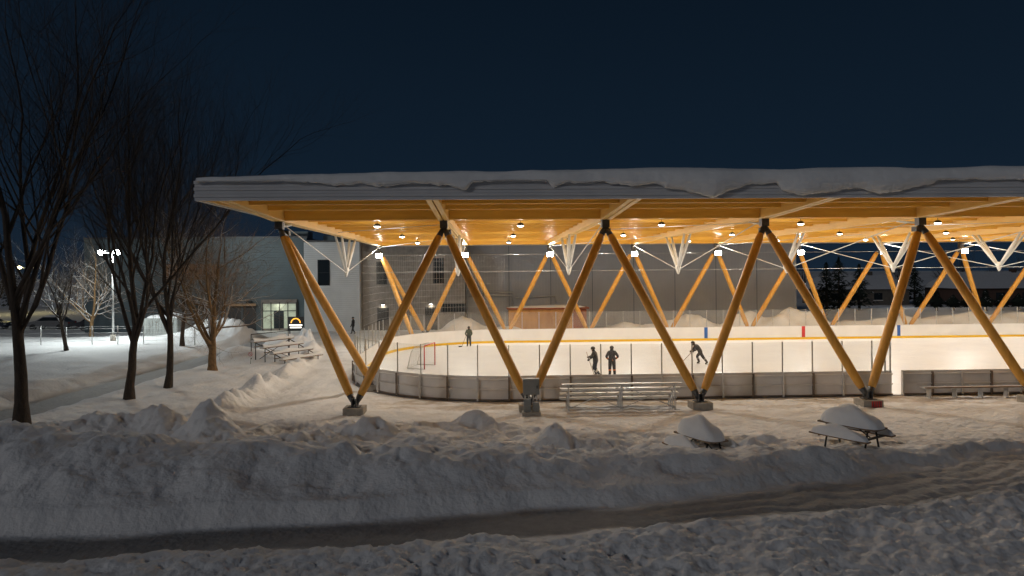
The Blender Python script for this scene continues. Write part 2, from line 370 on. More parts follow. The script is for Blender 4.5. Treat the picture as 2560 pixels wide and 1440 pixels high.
# lamps
lp=MB(); WARM=(1,.93,.80)
for k in range(NB):
    u=U0+S*(k+.5)
    for v in(6.2,16.2,26.0):
        lp.tube(A(u,v,8.4),A(u,v,8.98),.012,.012,'black',6)
        lp.poly([A(u,v,8.43),A(u,v,8.39),A(u,v,8.27)],[.05,.14,.20],'black',16)
        lp.poly([A(u,v,8.265),A(u,v,8.245),A(u,v,8.22)],[.16,.15,.07],'lamp',14)
        if k<9: light('AREA','lamp_light',A(u,v,8.20),195 if k<8 else 300,WARM,pav,.34,A(u,v,0))
        if k<=7:
            light('POINT','lamp_glow',A(u,v,8.12),50,WARM,pav,.10)
for k in range(NB+1):
    u=U0+S*k
    lp.box(A(u,Vf-.45,7.38),(.56,.12,.40),'black',TH); lp.box(A(u,Vf-.53,7.38),(.50,.03,.34),'flood',TH)
    if k<9: light('AREA','flood_light',A(u,Vf-.6,7.38),135,(1,.97,.90),pav,.3,A(u,6,0))
    lp.box(A(u+.15,Vn+.5,7.75),(.3,.35,.22),'black',TH)
lp.obj('pendant_lamps',pav)
# ------------------------------------------------------------ rink
rink=empty('hockey_rink')
R=8.5; u0,u1,v0,v1=-8.6,59.6,2.4,27.9
def outline(off=0,step=.47):
    pts=[]
    def seg(a,b):
        n=max(1,int(round(math.hypot(b[0]-a[0],b[1]-a[1])/step)))
        for i in range(n): t=i/n; pts.append((a[0]+(b[0]-a[0])*t,a[1]+(b[1]-a[1])*t))
    def arc(cx,cy,a0,a1):
        r=R+off; n=int(round(R*abs(a1-a0)/step))
        for i in range(n): t=a0+(a1-a0)*i/n; pts.append((cx+r*math.cos(t),cy+r*math.sin(t)))
    h=math.pi/2
    seg((u0+R,v0-off),(u1-R,v0-off)); arc(u1-R,v0+R,-h,0); seg((u1+off,v0+R),(u1+off,v1-R)); arc(u1-R,v1-R,0,h)
    seg((u1-R,v1+off),(u0+R,v1+off)); arc(u0+R,v1-R,h,2*h); seg((u0-off,v1-R),(u0-off,v0+R)); arc(u0+R,v0+R,2*h,3*h)
    return pts
ic=MB(); o_=outline(-.05); ic.face([A(p[0],p[1],.02) for p in o_],'ice')
m=mat('ice',(.64,.66,.71),.32,scale=.5,col2=(.70,.72,.76),bump=.03,bscale=3); M['ice']=m
nt=m.node_tree; b=nt.nodes['Principled BSDF']
n=nt.nodes.new('ShaderNodeTexNoise'); n.inputs['Scale'].default_value=1.3; n.inputs['Detail'].default_value=8; n.inputs['Distortion'].default_value=2
r=nt.nodes.new('ShaderNodeMapRange'); r.inputs[3].default_value=.15; r.inputs[4].default_value=.6
tcx=nt.nodes.new('ShaderNodeTexCoord'); nt.links.new(tcx.outputs['Object'],n.inputs['Vector']); nt.links.new(n.outputs[0],r.inputs[0]); nt.links.new(r.outputs[0],b.inputs['Roughness'])
ic.obj('ice_surface',rink)
bd=MB(); gl=MB(); P0=outline(0); PI_=outline(-.05); PO=outline(.10); PK_=outline(-.056); N=len(P0)
BH=1.12; GH=1.42
for i in range(N):
    j=(i+1)%N; a,b_=P0[i],P0[j]; um=(a[0]+b_[0])/2; near=abs(a[1]-v0)<.01 and abs(b_[1]-v0)<.01
    if near and 17.72<um<18.35: continue
    def q(Pa,z0,z1,m,rev=False):
        f=[A(*Pa[i],z0),A(*Pa[j],z0),A(*Pa[j],z1),A(*Pa[i],z1)]
        bd.face(f[::-1] if rev else f,m)
    q(PI_,.02,BH,'white',True); q(P0,.02,BH,'outer'); q(PK_,.021,.20,'yellow',True)
    bd.hexa([A(*PI_[i],BH),A(*P0[i],BH),A(*P0[j],BH),A(*PI_[j],BH),A(*PI_[i],BH+.035),A(*P0[i],BH+.035),A(*P0[j],BH+.035),A(*PI_[j],BH+.035)],'alu')
    for z in(.04,.52,.98):
        bd.hexa([A(*P0[i],z),A(*PO[i],z),A(*PO[j],z),A(*P0[j],z),A(*P0[i],z+.05),A(*PO[i],z+.05),A(*PO[j],z+.05),A(*P0[j],z+.05)],'outer' if z>.5 else 'frame')
    if i%3==0:
        p=A(*PO[i],.55); bd.box((p.x,p.y,.56),(.08,.08,1.1),'alu' if i%6 else 'frame',TH)
        bench=near and 17.6<a[0]<24.5
        if not bench:
            p=A(*P0[i],0); gl.box((p.x,p.y,BH+GH/2+.02),(.05,.05,GH),'galv',TH)
    if not(near and 17.6<um<24.5):
        gl.face([A(*P0[i],BH+.04),A(*P0[j],BH+.04),A(*P0[j],BH+GH),A(*P0[i],BH+GH)],'glass')
for u,c_,w in((17.2,'blue',.28),(33.7,'blue',.28),(25.5,'red',.28)):
    bd.abox(u-w/2,u+w/2,v1-.062,v1-.049,.21,BH,c_)
    bd.abox(u-w/2,u+w/2,v0+.049,v0+.062,.21,BH,c_)
bd.obj('dasher_boards',rink); gl.obj('acrylic_shield',rink)
gd=MB(); gd.abox(17.3,17.36,2.2,2.26,1.1,2.5,'galv'); gd.abox(17.55,17.6,2.2,2.26,1.1,2.5,'galv'); gd.obj('gate_posts',rink)
nt_=MB()
NP=[p for p in outline(.25,.47) if p[0]<0.5 and p[1]>14]
for i in range(0,len(NP)-1):
    a,c=NP[i],NP[i+1]
    for z in np.arange(2.6,7.3,.47): nt_.tube(A(*a,z),A(*c,z),.004,.004,'cable',3,False)
    for t in(0,.5):
        p=(a[0]+(c[0]-a[0])*t,a[1]+(c[1]-a[1])*t); nt_.tube(A(*p,2.55),A(*p,7.3),.004,.004,'cable',3,False)
nt_.obj('protective_netting',rink)
goal=empty('hockey_goal'); gm=MB(); c0=Vector((-5.75,42.6,.03))
def G(x,y,z):
    a=math.radians(-12); return c0+Vector((x*math.cos(a)-y*math.sin(a),x*math.sin(a)+y*math.cos(a),z))
w,hh,dp=1.0,1.42,1.15
for y in(-w,w): gm.tube(G(.6,y,0),G(.6,y,hh),.035,.035,'red',10); gm.poly([G(.6,y,hh),G(.05,y*.98,hh),G(-.25,y*.95,hh*.75),G(-dp+.6,y*.85,0)],[.025]*4,'white',8); gm.tube(G(.6,y,.03),G(-dp+.6,y*.85,.03),.03,.03,'white',8)
gm.tube(G(.6,-w,hh),G(.6,w,hh),.035,.035,'red',10); gm.tube(G(-dp+.6,-w*.85,.03),G(-dp+.6,w*.85,.03),.03,.03,'white',8); gm.tube(G(.05,-w,hh),G(.05,w,hh),.02,.02,'white',8)
for i in range(17):
    y=-w*.97+i*w*1.94/16
    gm.poly([G(.6,y,hh),G(.05,y,hh),G(-.25,y*.95,hh*.75),G(-dp+.6,y*.85,0)],[.006]*4,'net',3,False)
for i in range(13):
    t=i/12; x=-.25+(-dp+.85)*t; z=hh*.75*(1-t)
    gm.tube(G(x,-w*(.95-.1*t),z),G(x,w*(.95-.1*t),z),.006,.006,'net',3,False)
    for y in(-w,w): gm.tube(G(.6,y,z),G(x,y*(.95-.1*t),z),.006,.006,'net',3,False)
for i in range(6):
    for y in(-w,w): gm.tube(G(.5-i*.15,y*.97,0),G(.5-i*.15,y*.97,hh*(1 if i<3 else .9-.12*(i-3))),.006,.006,'net',3,False)
gm.obj('goal_frame_and_net',goal)
# ------------------------------------------------------------ bleachers
def bleacher(name,loc,rz,L=5.2,rows=4,snow=False,step=.26,dep=.36):
    e=empty(name); mb=MB(); T=Matrix.Translation(loc)@Matrix.Rotation(rz,4,'Z')
    def p(x,y,z): return T@Vector((x,y,z))
    mt='rust' if snow else 'alu'; fr='black' if snow else 'alu'; pw=.40 if snow else .26
    for r in range(rows):
        y=-(r)*dep; z=.38+r*step
        mb.box((0,y,z),(L,pw,.06 if snow else .045),mt,0,T)
        if r>0: mb.box((0,y+.18+(.1 if snow else 0),z-.28),(L,.14,.04),mt,0,T)
        if snow:
            n=18; hw_=pw/2
            for i in range(n):
                x0=-L/2+L*i/n; x1=x0+L/n; f=lambda x:.17+.06*math.sin(x*3+r)
                for (ya,yb,ka,kb) in((-hw_,-hw_*.4,.4,1),(-hw_*.4,hw_*.4,1,1),(hw_*.4,hw_,1,.35)):
                    mb.face([p(x0,y+ya,z+.03+f(x0)*ka),p(x1,y+ya,z+.03+f(x1)*ka),p(x1,y+yb,z+.03+f(x1)*kb),p(x0,y+yb,z+.03+f(x0)*kb)],'snow',True)
                mb.face([p(x0,y-hw_,z+.02),p(x1,y-hw_,z+.02),p(x1,y-hw_,z+.03+f(x1)*.4),p(x0,y-hw_,z+.03+f(x0)*.4)],'snow')
                mb.face([p(x1,y+hw_,z+.02),p(x0,y+hw_,z+.02),p(x0,y+hw_,z+.03+f(x0)*.35),p(x1,y+hw_,z+.03+f(x1)*.35)],'snow')
            for s in(-1,1): mb.box((s*(L/2+.004),y,z+.06),(.01,pw*.9,.13),'snow',0,T)
    D=(rows-1)*dep; H=.38+(rows-1)*step
    xs=[-L*.44,-L*.0,L*.44] if L>4.8 else [-L*.42,L*.42]
    for x in xs:
        for r in range(rows):
            mb.tube(p(x,-r*dep,-.2),p(x,-r*dep,.36+r*step),.03,.03,fr,6)
        mb.tube(p(x,.1,.05),p(x,-D-.1,.05),.025,.025,fr,6); mb.tube(p(x,.05,.33),p(x,-D,H-.05),.03,.03,fr,6)
    for a,b2 in zip(xs[:-1],xs[1:]):
        mb.tube(p(a,-D,.1),p(b2,-D,H-.08),.02,.02,fr,6); mb.tube(p(b2,-D,.1),p(a,-D,H-.08),.02,.02,fr,6)
    if snow:
        for x in(-L*.46,L*.46): mb.tube(p(x,-D-.25,0),p(x,-D-.25,H+.5),.03,.03,fr,6)
        mb.tube(p(-L*.46,-D-.25,H+.5),p(L*.46,-D-.25,H+.5),.03,.03,fr,6)
    mb.obj('frame_and_planks',e); return e
bleacher('aluminium_bleacher',Vector((4.55,29.75,.03)),TH,5.1,4,False,.25,.34)
bleacher('snowy_bleacher',Vector((-13.9,45.0,.02)),math.radians(240),3.4,4,True,.34,.92)
pb=empty('team_bench'); mb=MB(); mb.abox(18.7,26.5,1.35,1.68,.46,.51,'alu')
for u in(18.9,20.1,21.3,22.5,23.7,24.9): mb.abox(u,u+.06,1.38,1.64,.0,.46,'alu'); mb.abox(u,u+.05,1.68,2.28,.40,.45,'alu')
mb.abox(18.6,26.5,1.20,1.30,.50,.55,'rust')
mb.obj('seat_and_legs',pb)
ec=empty('electrical_cabinet'); mb=MB(); M['cab']=mat('grey_enamel',(.22,.23,.23),.45,.1,var=.1)
cx,cy=.74,28.05
mb.box((cx,cy,1.20),(.66,.34,.64),'cab',TH); mb.box((cx,cy-.185,1.20),(.60,.03,.58),'cab',TH); mb.box((cx+.24,cy-.21,1.2),(.03,.03,.12),'black',TH)
mb.box((cx-.16,cy,.42),(.28,.28,.52),'cab',TH); mb.box((cx+.2,cy-.02,.34),(.24,.26,.40),'cab',TH)
for x in(-.24,-.1,.08,.24): mb.tube((cx+x,cy,.9),(cx+x,cy,.02),.03,.03,'galv',8)
mb.box((cx,cy+.1,.75),(.06,.5,.06),'galv',TH); mb.box((cx,cy,.10),(.75,.5,.14),'conc',TH)
mb.obj('cabinet_boxes',ec)
hp=MB(); p=A(U0+S*3.5+.12,-.43,.16); hp.box(p,(.42,.02,.26),'red',TH)
for i in range(4): hp.box(A(U0+S*3.5-.02+.1*i,-.445,.16),(.03,.008,.24),'dsteel',TH)
hp.obj('warning_plate')
# ------------------------------------------------------------ picnic tables
def dome(mb,T,cx,cy,z,lx,ly,h,seed=0,drop=.05):
    n=18;b=len(mb.v);k=mb.mi('snow'); hx=lx/2; hy=ly/2
    for i in range(n+1):
        for j in range(n+1):
            a=-1+2*i/n; c=-1+2*j/n
            r=(abs(a)**3.0+abs(c)**3.0)**(1/3.0)
            hh=(max(0,1-r**2.4)**.5)*h*(1+.22*math.sin(a*2.6+seed)+.1*math.sin(c*4+seed*2+a*5))
            s_=1.0 if r<=1 else 1/r
            mb.v.append(tuple(T@Vector((cx+a*s_*hx,cy+c*s_*hy,z+hh))))
    for i in range(n):
        for j in range(n):
            a=b+i*(n+1)+j; mb.f.append((a,a+n+1,a+n+2,a+1)); mb.m.append(k); mb.s.append(True)
def picnic(x,y,rz,zb,snowh,L=1.85):
    e=empty('picnic_table'); mb=MB(); T=Matrix.Translation((x,y,zb))@Matrix.Rotation(rz,4,'Z')
    for i in range(5): mb.box((0,-.3+i*.15,.76),(L,.14,.05),'rust',0,T)
    for s in(-1,1):
        for i in range(2): mb.box((0,s*(.66+i*.14),.46),(L,.13,.045),'rust',0,T)
        dome(mb,T,0,s*.73,.483,L*1.0,.36,snowh*.6,s)
        xx=s*L*.34
        mb.box((xx,0,.43),(.05,1.6,.07),'black',0,T); mb.box((xx,0,.70),(.05,.7,.07),'black',0,T)
        for t in(-1,1): mb.tube(T@Vector((xx,t*.22,.73)),T@Vector((xx,t*.52,-.3)),.03,.03,'black',6)
        mb.tube(T@Vector((xx,0,.43)),T@Vector((xx*.2,0,.72)),.02,.02,'black',6)
    dome(mb,T,0,0,.783,L*1.05,.86,snowh,1)
    mb.obj('table_with_snow',e)
picnic(6.05,22.1,math.radians(116),gz(6.05,22.1)-.44,.52,1.75)
picnic(10.85,21.9,math.radians(124),gz(10.85,21.9)-.08,.48,1.9)
# ------------------------------------------------------------ people
def person(name,loc,rz,H=1.55,J=None,jacket=(.03,.03,.035),pants=(.03,.03,.035),band=None,stick=None,helmet=(.02,.02,.02),skates=True,bulk=1.18):
    e=empty(name); e.location=loc; e.rotation_euler=(0,0,rz)
    k=H/1.75
    D=dict(pel=(0,0,.93),waist=(0,0,1.08),chest=(0,0,1.32),neck=(0,0,1.48),head=(0,.02,1.60),top=(0,.02,1.68),
      shR=(.19,0,1.40),elR=(.27,.0,1.12),wrR=(.26,.12,.88),shL=(-.19,0,1.40),elL=(-.27,0,1.12),wrL=(-.26,.12,.88),
      hiR=(.10,0,.86),knR=(.12,.04,.50),anR=(.13,0,.12),toR=(.15,.17,.07),hiL=(-.10,0,.86),knL=(-.12,.04,.50),anL=(-.13,0,.12),toL=(-.15,.17,.07))
    if J: D.update(J)
    names=list(D); Rr=dict(pel=.16,waist=.15,chest=.165,neck=.062,head=.098,top=.085,shR=.09,elR=.065,wrR=.05,shL=.09,elL=.065,wrL=.05,hiR=.11,knR=.08,anR=.06,toR=.045,hiL=.11,knL=.08,anL=.06,toL=.045)
    for q in Rr:
        if q not in('neck','head','top'): Rr[q]*=bulk
    ed=[('pel','waist'),('waist','chest'),('chest','neck'),('neck','head'),('head','top'),('chest','shR'),('shR','elR'),('elR','wrR'),('chest','shL'),('shL','elL'),('elL','wrL'),('pel','hiR'),('hiR','knR'),('knR','anR'),('anR','toR'),('pel','hiL'),('hiL','knL'),('knL','anL'),('anL','toL')]
    me=bpy.data.meshes.new('body'); me.from_pydata([tuple(c*k for c in D[n]) for n in names],[(names.index(a),names.index(b)) for a,b in ed],[])
    o=bpy.data.objects.new('body',me); sc.collection.objects.link(o)
    o.modifiers.new('s','SKIN')
    for i,n in enumerate(names):
        sv=me.skin_vertices[0].data[i]; sv.radius=(Rr[n]*k,Rr[n]*k*(.8 if n in('chest','waist','pel') else 1)); sv.use_root=(n=='pel')
    sub=o.modifiers.new('d','SUBSURF'); sub.levels=2; sub.render_levels=2
    dg=bpy.context.evaluated_depsgraph_get(); nm=bpy.data.meshes.new_from_object(o.evaluated_get(dg)); bpy.data.objects.remove(o)
    mj=mat('jacket',jacket,.8,var=.15); mp_=mat('trousers',pants,.8,var=.15); ms=mat('skin',(.45,.27,.2),.6,var=.05); mk=mat('boots',(.03,.03,.03),.5,var=.1)
    mb_=mat('stripe',band if band else jacket,.7,var=.05)
    for x in(mj,mp_,ms,mk,mb_): nm.materials.append(x)
    lab={('neck','head'):2,('head','top'):2,('hiR','knR'):1,('knR','anR'):1,('hiL','knL'):1,('knL','anL'):1,('anR','toR'):3,('anL','toL'):3,('pel','hiR'):1,('pel','hiL'):1}
    for pl in nm.polygons:
        c=pl.center; best=9;bl=0;bt=('','',0)
        for a,b in ed:
            pa=Vector(D[a])*k; pb_=Vector(D[b])*k; t=max(0,min(1,(c-pa).dot(pb_-pa)/(pb_-pa).length_squared)); d=(c-pa.lerp(pb_,t)).length-Rr[a]*k*.8
            if d<best: best=d; bl=lab.get((a,b),0); bt=(a,b,t)
        if band and bt[0]in('elR','elL','knL','knR') and .25<bt[2]<.5: bl=4
        if band and bt[:2]==('pel','waist') and bt[2]<.35: bl=4
        pl.material_index=bl; pl.use_smooth=True
    b=bpy.data.objects.new('body',nm); sc.collection.objects.link(b); b.parent=e
    mb=MB(); hm=mat('headwear',helmet,.4,var=.1); sk=ms; hd=(Vector(D['head'])+Vector(D['top']))/2*k
    mb.ball(hd+Vector((0,-.005,.035))*k,(.122*k,.14*k,.12*k),hm,14,9,zmin=-.25)
    for s in(-1,1):
        mb.ball(hd+Vector((s*.035,.10,-.01))*k,.013*k,'black',8,6); mb.ball(hd+Vector((s*.1,0,-.03))*k,(.015*k,.03*k,.035*k),sk,8,6)
    mb.ball(hd+Vector((0,.112,-.035))*k,(.014*k,.022*k,.02*k),sk,8,6); mb.ball(hd+Vector((0,.098,-.07))*k,(.026*k,.01*k,.008*k),'red',8,6)
    gm_=mat('gloves',(.04,.03,.03),.7,var=.1)
    for sd in('R','L'):
        w=Vector(D['wr'+sd])*k; d=(w-Vector(D['el'+sd])*k).normalized(); sg=1 if sd=='R' else -1
        a=Vector((sg,0,0)); x=d.cross(a).normalized()
        mb.poly([w-d*.02*k,w+d*.04*k,w+d*.09*k],[.045*k,.055*k,.045*k],gm_,8)
        for i in range(4):
            st=w+d*.08*k+x*(i-1.5)*.024*k; l=(.05,.06,.055,.042)[i]*k
            mb.poly([st,st+d*l*.6-a*.008*k,st+d*l-a*.03*k],[.013*k,.012*k,.009*k],gm_,6)
        st=w+d*.03*k+x*.045*k; mb.poly([st,st+x*.025*k+d*.03*k,st+x*.03*k+d*.06*k-a*.015*k],[.014*k,.013*k,.01*k],gm_,6)
        if skates:
            an=Vector(D['an'+sd])*k; to=Vector(D['to'+sd])*k; bk=an+(an-to)*.35
            z0=min(an.z,to.z)-.07*k
            mb.hexa([(bk.x-.004,bk.y,z0),(bk.x+.004,bk.y,z0),(to.x+.004,to.y,z0),(to.x-.004,to.y,z0),(bk.x-.004,bk.y,z0+.05),(bk.x+.004,bk.y,z0+.05),(to.x+.004,to.y,z0+.05),(to.x-.004,to.y,z0+.05)],'alu')
    if stick:
        a,c=Vector(stick[0])*k,Vector(stick[1])*k
        mb.tube(a,c,.016,.016,M['rust'],6); dd=Vector((c.x-a.x,c.y-a.y,0)).normalized()
        mb.hexa([c+Vector((-.012,0,-.03)),c+Vector((.012,0,-.03)),c+dd*.27+Vector((.012,0,-.03)),c+dd*.27+Vector((-.012,0,-.03)),c+Vector((-.012,0,.05)),c+Vector((.012,0,.05)),c+dd*.27+Vector((.012,0,.05)),c+dd*.27+Vector((-.012,0,.05))],'black')
    mb.obj('headgear_hands_gear',e); return e
BL=(.025,.025,.03)
person('hockey_player',(4.62,38.1,.03),math.radians(70),1.66,dict(chest=(0,.08,1.30),neck=(0,.12,1.45),head=(0,.15,1.57),top=(0,.16,1.65),shR=(.19,.08,1.38),shL=(-.19,.08,1.38),elR=(.28,.22,1.18),wrR=(.16,.42,1.12),elL=(-.28,.18,1.15),wrL=(-.12,.38,.98),knR=(.13,.16,.50),anR=(.14,-.02,.12),toR=(.15,.15,.07),knL=(-.13,.0,.48),anL=(-.14,-.28,.13),toL=(-.15,-.10,.07)),jacket=BL,pants=(.02,.025,.04),band=(.65,.62,.55),stick=((.22,.6,1.4),(-.45,-.05,.06)),bulk=1.28)
person('hockey_player',(5.55,38.2,.03),math.radians(8),1.66,dict(elR=(.38,-.02,1.14),wrR=(.2,.08,.98),elL=(-.36,-.05,1.15),wrL=(-.19,.05,.98),knR=(.14,.03,.5),anR=(.16,0,.12),toR=(.18,.17,.07)),jacket=BL,pants=(.02,.02,.025),band=(.75,.2,.05),bulk=1.28)
person('hockey_player',(11.75,42.7,.03),math.radians(62),1.62,dict(pel=(0,0,.85),waist=(0,.1,.98),chest=(0,.3,1.15),neck=(0,.42,1.26),head=(0,.5,1.36),top=(0,.53,1.43),hiR=(.1,0,.8),hiL=(-.1,0,.8),shR=(.19,.3,1.22),shL=(-.19,.3,1.22),elR=(.32,.28,.98),wrR=(.2,.5,.85),elL=(-.3,.45,1.0),wrL=(-.15,.62,.86),knR=(.13,.28,.52),anR=(.14,.12,.12),toR=(.15,.30,.07),knL=(-.16,-.22,.48),anL=(-.3,-.52,.17),toL=(-.34,-.36,.10)),jacket=BL,pants=BL,band=(.3,.28,.26),stick=((.3,.42,1.02),(-.1,1.25,.06)),bulk=1.28)
person('hockey_player',(-3.45,54.0,.03),math.radians(175),1.58,dict(wrR=(.18,.25,1.0),elR=(.3,.05,1.12),wrL=(-.16,.22,.95)),jacket=(.08,.10,.08),pants=(.05,.06,.06),helmet=(.05,.05,.05),stick=((.15,.25,1.15),(.55,.5,.06)))
person('pedestrian',(-15.4,66.0,gz(-15.4,66)),math.radians(80),1.65,dict(knR=(.12,.15,.5),anR=(.12,.22,.1),toR=(.13,.38,.06),knL=(-.12,-.02,.5),anL=(-.12,-.28,.12),toL=(-.13,-.13,.06)),skates=False,bulk=1.05)
person('pedestrian',(-27.3,66.5,gz(-27.3,66.5)),math.radians(150),1.65,skates=False,bulk=1.05)
# ------------------------------------------------------------ community building
bld=empty('community_center_building')
M['wdark']=mat('dark_metal_siding',(.09,.12,.135),.5,.1,var=.15,scale=.6); add_wave(M['wdark'],'Z',1.2,.5,.04)
M['wwhite']=mat('white_siding',(.56,.58,.60),.6,var=.06,scale=.8); add_wave(M['wwhite'],'Z',1.6,.9,.05)
M['wconc']=mat('stone_wall',(.24,.22,.20),.85,var=.2,scale=2,bump=.4)
M['wgrey']=mat('grey_metal_siding',(.38,.39,.41),.55,.0,var=.06,scale=.5); add_wave(M['wgrey'],'X',.9,.5,.03)
M['win']=mat('dark_window',(.015,.02,.025),.08,var=.1)
M['lit']=mat('lit_lobby',(.3,.33,.28),.6,var=.5,scale=1.3,emit=(.75,.85,.6),es=.26)
M['litw']=mat('warm_window',(.3,.25,.2),.6,var=.2,emit=(1,.6,.3),es=.12)
M['wbrown']=mat('brown_cladding',(.22,.11,.06),.7,var=.2)
bm=MB(); V=42.0
def W(u0,u1,z0,z1,m,v=V,t=.3): bm.abox(u0,u1,v,v+t,z0,z1,m)
W(-42,-19.6,0,9.6,'wdark',V,14); W(-19.58,-14.0,0,9.1,'wwhite',V-1.2,12); W(-13.98,-3.4,0,9.3,'wconc',V-.4,12); W(-3.38,32.6,0,10.2,'wgrey',V+2.6,18)
for u in np.arange(-3.3,32.5,4.5): bm.abox(u,u+.05,V+2.575,V+2.597,0,10.2,'wdark')
for (a,b_,vv,z) in((-42,-19.6,V,9.6),(-19.58,-14.0,V-1.2,9.1),(-13.98,-3.4,V-.4,9.3)): bm.abox(a-.05,b_+.05,vv-.08,vv-.003,z-.02,z+.16,'dsteel')
def window(u,z,w,h,v,mt='win',mull=True):
    bm.abox(u-w/2,u+w/2,v-.03,v-.004,z,z+h,mt)
    for a,b_,c,d in((u-w/2-.06,u+w/2+.06,z-.06,z),(u-w/2-.06,u+w/2+.06,z+h,z+h+.06),(u-w/2-.06,u-w/2,z,z+h),(u+w/2,u+w/2+.06,z,z+h)): bm.abox(a,b_,v-.06,v-.003,c,d,'black')
    if mull: bm.abox(u-w/2,u+w/2,v-.045,v-.031,z+h*.5-.02,z+h*.5+.02,'black')
window(-17.6,4.75,1.1,2.5,V-1.2); window(-11.9,4.8,1.0,2.2,V-.4); window(-6.1,4.85,1.0,2.5,V-.4)
window(-4.6,1.9,2.4,.75,V-.4,'win')
bm.abox(-24.2,-20.6,V-.25,V-.01,0,3.3,'wconc')
for i in range(4): bm.abox(-24.0+i*.85,-24.0+i*.85+.78,V-.28,V-.255,.35,2.85,'lit')
for i in range(5): bm.abox(-24.07+i*.85,-24.0+i*.85,V-.34,V-.256,.1,3.0,'black')
bm.abox(-24.07,-20.6,V-.34,V-.285,2.1,2.18,'black'); bm.abox(-22.9,-21.9,V-.33,V-.282,.35,2.1,'win')
bm.abox(-34,-28.4,V-.06,V-.005,5.4,7.0,'wbrown')
bm.abox(-36,-25.2,V-1.8,V-.01,3.0,3.2,'wdark')
for u in(-27.6,-26.1): bm.abox(u,u+1.3,V-.05,V-.005,0,2.6,'black')
bm.abox(-28,-24.8,V-.03,V-.004,2.65,2.9,'litw')
for u in(-11.8,-6.9):
    bm.abox(u-.6,u+.6,V-.46,V-.405,0,2.35,'black'); bm.box(A(u,V-.55,2.75),(.35,.2,.14),'black'); bm.box(A(u,V-.55,2.665),(.28,.14,.02),'lamp')
    light('SPOT','wall_lamp_light',A(u,V-.62,2.62),35,(1,.85,.6),bld,.05,A(u,V-.45,0),spot_size=2.4,spot_blend=.6)
for z in(3.4,3.75):
    bm.poly([A(-3.0,V+2.3,z),A(1.6,V+2.3,z),A(1.6,V+2.3,z-1.2)],[.08,.08,.08],'galv',8)
bm.poly([A(1.9,V+2.3,3.1),A(6.2,V+2.3,3.3),A(6.2,V+2.3,2.6)],[.07]*3,'galv',8)
bm.box(A(-16,V+4,9.5),(5,3,.9),'wdark',TH); bm.box(A(-21.5,V+4,10.0),(2.5,2,.9),'wdark',TH)
bm.obj('walls_and_windows',bld)
light('AREA','entrance_light',A(-22.4,V-1.0,2.95),25,(1,.95,.75),bld,1.0,A(-22.4,V-1.2,0))
sh=empty('wooden_shed'); mb=MB(); M['slat']=wood('cedar_slats',(.42,.20,.06),(.55,.29,.09),.6,(1,1,.4)); M['slat2']=wood('red_cedar',(.22,.06,.03),(.3,.09,.04),.6)
su,sv=0.9,35.6
mb.abox(su,su+6.0,sv,sv+2,0,2.35,'slat')
for i in range(30): mb.abox(su+.02+i*.2,su+.16+i*.2,sv-.03,sv-.003,.05,2.3,'slat')
mb.abox(su+6.02,su+7.4,sv+.1,sv+2,0,2.3,'slat2'); mb.abox(su-.15,su+7.6,sv-.2,sv+2.2,2.36,2.5,'slat2'); dome(mb,Matrix.Identity(4),*A(su+3.6,sv+1,0).xy,2.5,7.6,2.3,.18)
mb.obj('shed_walls',sh)
# ------------------------------------------------------------ left: sign, lamps, cars, fence
sg=empty('electronic_sign'); mb=MB(); M['led']=mat('led_white',(.8,.8,.8),.5,var=.02,emit=(1,.95,.85),es=1.6); M['ledo']=mat('led_orange',(.8,.3,.05),.5,var=.02,emit=(1,.42,.04),es=1.8)
sx,sy=-20.6,65.0
for x in(-.6,.6): mb.tube((sx+x,sy,0),(sx+x,sy,1.2),.06,.06,'black',8)
mb.box((sx,sy,1.15),(1.5,.22,1.35),'black')
for i in range(12):
    a0=math.pi*i/12;a1=math.pi*(i+1)/12
    mb.face([(sx+math.cos(a0)*.38,sy-.118,1.23+math.sin(a0)*.38),(sx+math.cos(a0)*.48,sy-.118,1.23+math.sin(a0)*.48),(sx+math.cos(a1)*.48,sy-.118,1.23+math.sin(a1)*.48),(sx+math.cos(a1)*.38,sy-.118,1.23+math.sin(a1)*.38)],'ledo')
for r_,z in((0,1.03),(1,.81)):
    mb.box((sx,sy-.118,z),(1.25-.15*r_,.012,.13),'led')
mb.obj('sign_cabinet',sg)
ns=MB(); nx_,ny_=-16.9,44.0; zz=gz(nx_,ny_); M['signw']=mat('sign_white',(.7,.7,.7),.5,var=.02)
ns.tube((nx_,ny_,zz-.2),(nx_,ny_,zz+.75),.02,.02,'galv',6); ns.box((nx_,ny_-.03,zz+.6),(.34,.012,.42),'signw')
pts=[(nx_+math.cos(t)*.12,ny_-.042,zz+.63+math.sin(t)*.12) for t in np.linspace(0,2*math.pi,17)]; ns.poly(pts,[.014]*17,'red',5,False); ns.tube((nx_-.08,ny_-.042,zz+.71),(nx_+.08,ny_-.042,zz+.55),.013,.013,'red',5)
ns.obj('prohibition_sign')
def slamp(name,x,y,h,heads,power,col,em,s=1):
    e=empty(name); mb=MB(); z=gz(x,y); mb.tube((x,y,z-.1),(x,y,h),.09,.05,'galv',10); mb.tube((x,y,z-.1),(x,y,z+.5),.22,.2,'conc',10)
    mm=mat('street_lens',(1,1,1),.5,var=.01,emit=col,es=em)
    for hx in heads:
        mb.tube((x,y,h-.15),(x+hx*.9,y-.1,h),.035,.03,'galv',6); mb.box((x+hx,y-.12,h+.05*s),(.5*s,.3,.08),'dsteel'); mb.ball((x+hx,y-.2,h-.06),(.22*s,.18*s,.16*s),mm)
        if power: light('POINT','street_light',(x+hx,y-.2,h-.35*s),power,col,e,.15)
    mb.obj('pole_and_heads',e)
slamp('street_lamp',-31.0,53,7.75,[-.75,.45],1350,(.92,1,.97),90,1.2)
slamp('street_lamp',-74,104,7.3,[-.9,.9],220,(1,.85,.4),14,1.4)
